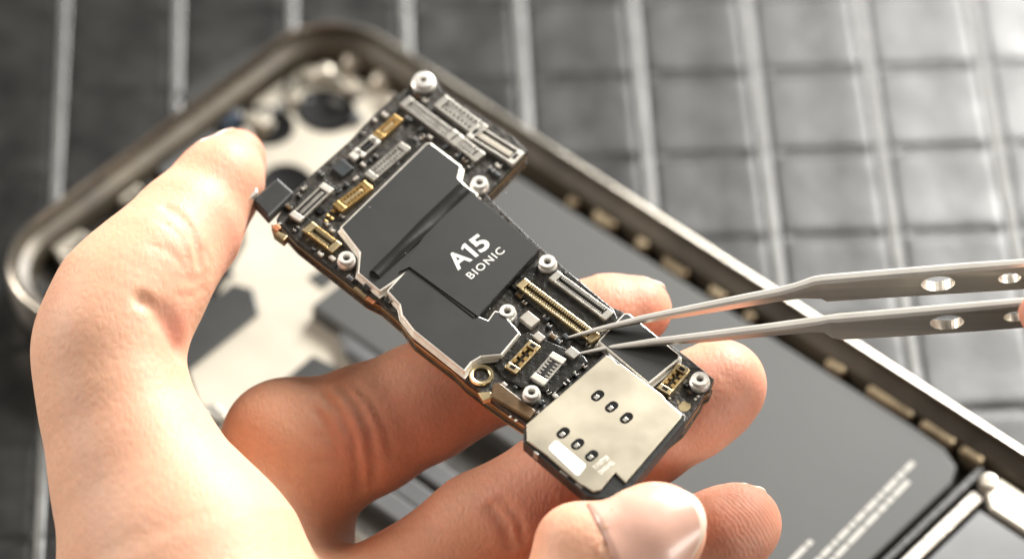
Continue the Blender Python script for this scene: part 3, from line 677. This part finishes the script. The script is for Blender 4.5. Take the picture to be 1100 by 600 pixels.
def build_holding_hand():
    hd = thing('hand', 'bare hand, palm up, pinching the circuit board between thumb and fingertips', 'hand', P(180, 700, 30))
    thumb = CH((256, 167, 3, 31), (244, 185, 3, 38), (227, 208, 2, 47), (200, 245, 0, 59), (165, 286, -2, 66), (134, 326, -1, 77), (114, 372, 0, 77), (118, 412, 2, 75), (130, 455, 4, 81), (154, 520, 7, 98), (196, 610, 11, 132), (225, 720, 14, 160))
    thumb = [(p, r-.5) for p, r in thumb]
    index = CH((292, 600, 30, 74), (300, 535, 25, 76), (338, 486, 21, 75), (392, 462, 18, 69), (455, 432, 15.5, 63), (540, 392, 12.5, 58), (610, 358, 11, 52), (655, 342, 10, 46), (686, 333, 9.2, 36))
    middle = CH((360, 720, 30, 79), (440, 640, 26, 73), (520, 572, 20.5, 65), (600, 520, 15, 58), (690, 468, 12, 55), (740, 438, 10.6, 54), (766, 420, 9.8, 51), (776, 412, 9.4, 47))
    ring = CH((470, 800, 26, 74), (560, 700, 24, 64), (660, 625, 19, 54), (735, 588, 15, 49), (780, 570, 12.5, 47), (796, 563, 12, 44))
    pinky = CH((500, 850, 18, 74), (560, 740, 12, 66), (612, 652, 7, 60), (655, 607, 4.5, 57), (690, 580, 3.2, 55), (706, 570, 3, 53))
    allp = thumb+index+middle+ring+pinky
    wrist = CH((200, 700, 24, 150), (190, 840, 20, 170), (150, 1010, 16, 190), (120, 1150, 14, 190))
    palm = [CH((300, 590, 32, 80), (250, 720, 28, 120), (200, 860, 22, 150)), CH((380, 700, 28, 82), (300, 780, 26, 120), (200, 900, 20, 150)),
            CH((480, 800, 26, 76), (360, 860, 24, 110), (200, 960, 18, 150)), CH((510, 850, 19, 76), (400, 920, 20, 110), (190, 1000, 17, 160))]
    pts = allp+wrist+sum(palm, [])
    lo = np.min([p-r for p, r in pts], 0)-2; hi = np.max([p+r for p, r in pts], 0)+2
    Fd = Field(lo, hi, .42)
    for c in palm: Fd.add(Fd.chain(c, 4), 5)
    Fd.add(Fd.chain(wrist, 4), 6)
    Fd.add(Fd.chain(index, 1.5), 3.0)
    for c in (middle, ring, pinky):
        G = Fd.chain(c, 1.5)
        # fingers meet the palm smoothly at the root but only touch each other
        root = c[0][0]; sl, g = Fd.win(Fd.lo, Fd.lo+Fd.n*Fd.h); d = np.sqrt(sum((g[i]-root[i])**2 for i in range(3)))
        k = np.clip(5-(d-14)*.35, .35, 5).astype(np.float32); Fd.F = smin(Fd.F, G, k)
    G = Fd.chain(thumb, 3.5); root = thumb[-1][0]; sl, g = Fd.win(Fd.lo, Fd.lo+Fd.n*Fd.h)
    d = np.sqrt(sum((g[i]-root[i])**2 for i in range(3))); k = np.clip(5-(d-28)*.4, .5, 5).astype(np.float32); Fd.F = smin(Fd.F, G, k)
    # muscle pads and bumps
    def bump(px, r, k, off): 
        q = Fd.hit(*px)
        if q is None: return
        c = q+unit(ray(*px))*(r-off); sl, g = Fd.win(c-r-6, c+r+6); dd = np.sqrt(sum((g[i]-c[i])**2 for i in range(3)))-r
        Fd.F[sl] = smin(Fd.F[sl], dd.astype(np.float32), k)
    bump((300, 470), 7, 3, .3); bump((560, 560), 6, 3, .2); bump((620, 585), 5, 2.5, .3); bump((240, 190), 4.6, 2.5, .3)
    gv = Fd.groove
    gv([(152, 322), (168, 331), (180, 345), (187, 360), (190, 374)], .9, .75)
    gv([(175, 340), (186, 356), (192, 372)], .7, 1.5)
    gv([(178, 222), (192, 231), (204, 244), (211, 262), (215, 284)], .42, .5)
    gv([(170, 236), (188, 247), (198, 262), (203, 282)], .16, .35); gv([(186, 250), (212, 262), (226, 280)], .12, .3); gv([(160, 262), (184, 272), (200, 292)], .12, .3)
    gv([(196, 300), (212, 300), (224, 292)], .15, .3); gv([(192, 318), (208, 318), (220, 306)], .12, .3)
    gv([(347, 424), (366, 442), (378, 468), (384, 500), (386, 528)], .42, .55); gv([(364, 414), (384, 436), (396, 462), (402, 494), (402, 520)], .45, .6)
    gv([(376, 410), (398, 430), (414, 460), (420, 486)], .22, .5); gv([(338, 440), (354, 462), (364, 492)], .2, .4); gv([(330, 470), (352, 466), (372, 470)], .12, .35); gv([(336, 500), (356, 492), (376, 496)], .12, .35)
    gv([(528, 545), (542, 562), (548, 586)], .35, .6); gv([(540, 538), (556, 556), (562, 580)], .3, .5)
    cut = [(681, 525), (673, 531), (665, 541), (661, 549), (656, 560), (655, 570), (651, 581), (650, 591), (646, 602), (644, 614)]
    gv(cut, .30, .45); gv([(x-5+2*((i*7) % 3-1), y+1) for i, (x, y) in enumerate(cut)], -.16, .35); gv([(x-9, y) for x, y in cut[1:]], .10, .35)
    gv([(560, 640), (600, 596), (640, 560)], .0, .3)
    rc = Fd.hit(812, 562); rc = rc if rc is not None else ring[-1][0]
    tips = [(c[-1][0] if c is not thumb else c[0][0]) for c in (thumb, index, middle, ring, pinky)]
    flush = [(tips[0], 9, .75), (tips[1], 10, .7), (tips[2], 12, .7), (tips[3], 10, .7), (tips[4], 8, .45)]
    for px, r, a in (((188, 362), 4, .8), ((395, 480), 7, .6), ((550, 400), 16, .55), ((610, 520), 12, .6), ((440, 470), 12, .45), ((250, 250), 7, .5), ((214, 270), 4, .4)):
        q = Fd.hit(*px)
        if q is not None: flush.append((q, r, a))
    t = skin_object('palm_and_fingers', Fd, hd, flush, (rc, 4.6))
    cpt = (P(842, 522, 12)-hd.base)*MM; RIDGE.inputs['Location'].default_value = tuple(-cpt)
    view = AF
    # nails peeking out behind the tips
    nail(thumb[0][0], thumb[0][0]-thumb[2][0], AU*.75+AF*.7+AX*.1, thumb[0][1]*1.06, hd, 7.5, .7, Fd=Fd, rnd=1.4, tipn=6)
    nail(index[-1][0], index[-1][0]-index[-2][0], AU*.70+AF*.75+AX*.15, index[-1][1]*1.02, hd, 7.5, .6, span=42, Fd=Fd, rnd=1.6, tipn=6)
    nail(middle[-1][0], middle[-1][0]-middle[-3][0], AU*.3+AF, middle[-1][1], hd, 9, .5, Fd=Fd, rnd=1.6)
    nail(ring[-1][0], ring[-1][0]-ring[-2][0], AU*.68+AF*.75+AX*.25, ring[-1][1], hd, 8, .6, span=40, Fd=Fd, rnd=1.6, tipn=6)
    pd = P(764, 549, 2.2)-P(650, 592, 3.4)
    nail(pinky[-1][0], pd, -AF*.93+AU*.22+AX*.1, pinky[-1][1]*1.035, hd, 11.7, .45, span=62, tipn=2, Fd=Fd, rnd=3.6)
build_holding_hand()
# ------------------------------------------------------------------ the tweezers
tw = thing('tweezers', 'pair of brushed steel tweezers with round holes, tips on the circuit board', 'tweezers', P(880, 330, -2))
fn = unit(-.90*AU-.43*AF)           # the way the flat faces look (down and towards the viewer)
def arm(rows, holes, bow):
    # rows: x, y of the edge nearest the viewer, depth from board plane reference, thickness, width
    ring_pts = []; v = []; f = []; mi = []
    base_d = bdepth(615, 370)
    for i, (x, y, d, th, wd) in enumerate(rows):
        c = CAM+ray(x, y)*(base_d+d)
        a = CAM+ray(*(rows[max(0, i-1)][:2]))*(base_d+rows[max(0, i-1)][2]); b = CAM+ray(*(rows[min(len(rows)-1, i+1)][:2]))*(base_d+rows[min(len(rows)-1, i+1)][2])
        tg = unit(b-a); n = unit(fn-tg*(fn @ tg)); e = np.cross(tg, n)
        if e @ AF > 0: e = -e                       # e points at the viewer
        q = min(th, wd)*.28
        sec = [(-th/2+q, 0), (th/2-q, 0), (th/2, -q), (th/2, -wd+q), (th/2-q, -wd), (-th/2+q, -wd), (-th/2, -wd+q), (-th/2, -q)]
        for s_, w_ in sec: v.append(c+n*s_+e*w_)
        ring_pts.append((c, n, e, tg))
    m = 8; R_ = len(rows)
    for i in range(R_-1):
        for j in range(m):
            f.append([i*m+j, i*m+(j+1) % m, (i+1)*m+(j+1) % m, (i+1)*m+j]); mi.append(1 if j in (0, 7, 1) else 0)
    f.append(list(range(m))); mi.append(0); f.append(list(range((R_-1)*m, R_*m))); mi.append(0)
    t = mesh('arm', v, f, [M['twz'], M['twzedge']], tw, mats=None)
    t.o.data.polygons.foreach_set('material_index', mi)
    # real holes
    cut_v = []; cut_f = []
    for (hx, hy, r) in holes:
        # find station by x, centre of the width
        xs = [q[0] for q in rows]; i = max(0, min(len(rows)-2, int(np.searchsorted(xs, hx))-1)); tt = (hx-xs[i])/(xs[i+1]-xs[i])
        c = (1-tt)*ring_pts[i][0]+tt*ring_pts[i+1][0]; n, e, tg = ring_pts[i][1:]; wd = rows[i+1][4]
        c = c-e*wd*hy; k0 = len(cut_v)
        for s_ in (-3, 3):
            for k in range(32): cut_v.append(c+n*s_+tg*r*math.cos(2*math.pi*k/32)+e*r*math.sin(2*math.pi*k/32))
        for k in range(32): cut_f.append([k0+k, k0+(k+1) % 32, k0+32+(k+1) % 32, k0+32+k])
        cut_f += [list(range(k0+31, k0-1, -1)), list(range(k0+32, k0+64))]
    cut = mesh('hole_cut', cut_v, cut_f, M['twz'], tw); 
    md = t.o.modifiers.new('b', 'BOOLEAN'); md.object = cut.o; md.operation = 'DIFFERENCE'; md.solver = 'EXACT'; md.material_mode = 'TRANSFER'
    dg = bpy.context.evaluated_depsgraph_get(); dg.update(); me = bpy.data.meshes.new_from_object(t.o.evaluated_get(dg))
    t.o.modifiers.clear(); t.o.data = me; bpy.data.objects.remove(cut.o)
    return t
up_rows = [(611, 361.5, -.3, .22, .35), (640, 353, -.6, .5, .6), (690, 340.5, -1.2, .75, 1.1), (740, 330.5, -1.8, .95, 1.6), (800, 318.5, -2.6, 1.1, 2.0), (838, 311, -3.2, 1.1, 2.3), (856, 306, -3.5, 1.05, 3.0), (874, 300, -3.8, 1.2, 4.6), (884, 298.5, -4.0, 1.25, 5.6), (960, 292, -5, 1.25, 6.0), (1040, 285.5, -6.2, 1.25, 6.4), (1120, 279.5, -7.5, 1.0, 6.8), (1300, 273, -10, 1.1, 7.0), (1500, 290, -13, 1.2, 7.0), (1600, 312, -14, 1.2, 7.0)]
lo_rows = [(613, 381, -1.1, .22, .35), (650, 373, -1.6, .5, .6), (700, 365.5, -2.5, .75, 1.0), (760, 358.5, -3.6, .95, 1.5), (820, 351, -4.8, 1.1, 1.9), (868, 344.5, -5.6, 1.15, 2.3), (882, 342.5, -5.8, 1.1, 3.0), (890, 341, -5.9, 1.0, 5.0), (900, 340, -6, 1.2, 5.6), (960, 335, -7, 1.2, 6.0), (1040, 328, -8.4, 1.2, 6.4), (1120, 321, -10, 1.0, 6.8), (1300, 312, -12.5, 1.1, 7.0), (1500, 314, -14.2, 1.2, 7.0), (1600, 319, -15, 1.2, 7.0)]
arm(up_rows, [(1006, .45, 2.0), (1083, .45, 1.35), (1160, .45, 2.0)], 1)
arm(lo_rows, [(1015, .45, 2.0), (1088, .45, 1.35), (1165, .45, 2.0)], -1)

def build_tweezer_hand():
    hd = thing('hand', 'fingertip of a second hand gripping the steel tweezers at the edge of the picture', 'hand', P(1500, 420, 0))
    def CX(*rows): return [(CAM+ray(x, y)*(bdepth(615, 370)+d), r*(bdepth(615, 370)+d)/F) for x, y, d, r in rows]
    th = CX((1116, 336, -13, 23), (1145, 343, -15, 40), (1190, 360, -16, 54), (1250, 385, -16, 62), (1330, 420, -12, 72), (1430, 460, -4, 86), (1560, 500, 6, 130))
    ix = CX((1180, 262, 2, 38), (1220, 248, 3, 52), (1290, 238, 8, 60), (1370, 250, 14, 66), (1470, 320, 18, 76), (1600, 420, 18, 110))
    md = CX((1330, 470, 16, 50), (1290, 420, 24, 60), (1320, 340, 28, 66), (1420, 320, 30, 74), (1600, 420, 24, 110))
    wr = CX((1560, 480, 10, 130), (1700, 560, 12, 150), (1900, 680, 14, 150))
    pts = th+ix+md+wr; lo = np.min([p-r for p, r in pts], 0)-2; hi = np.max([p+r for p, r in pts], 0)+2
    Fd = Field(lo, hi, .7); Fd.add(Fd.chain(wr, 4), 4)
    for c in (th, ix, md): Fd.add(Fd.chain(c, 1.5), 1.2)
    skin_object('palm_and_fingers', Fd, hd, [(th[0][0], 7, .6), (ix[0][0], 9, .7)])
    nail(th[0][0], th[0][0]-th[1][0], AF+AU*.3, th[0][1]*1.0, hd, 5, .1)
build_tweezer_hand()
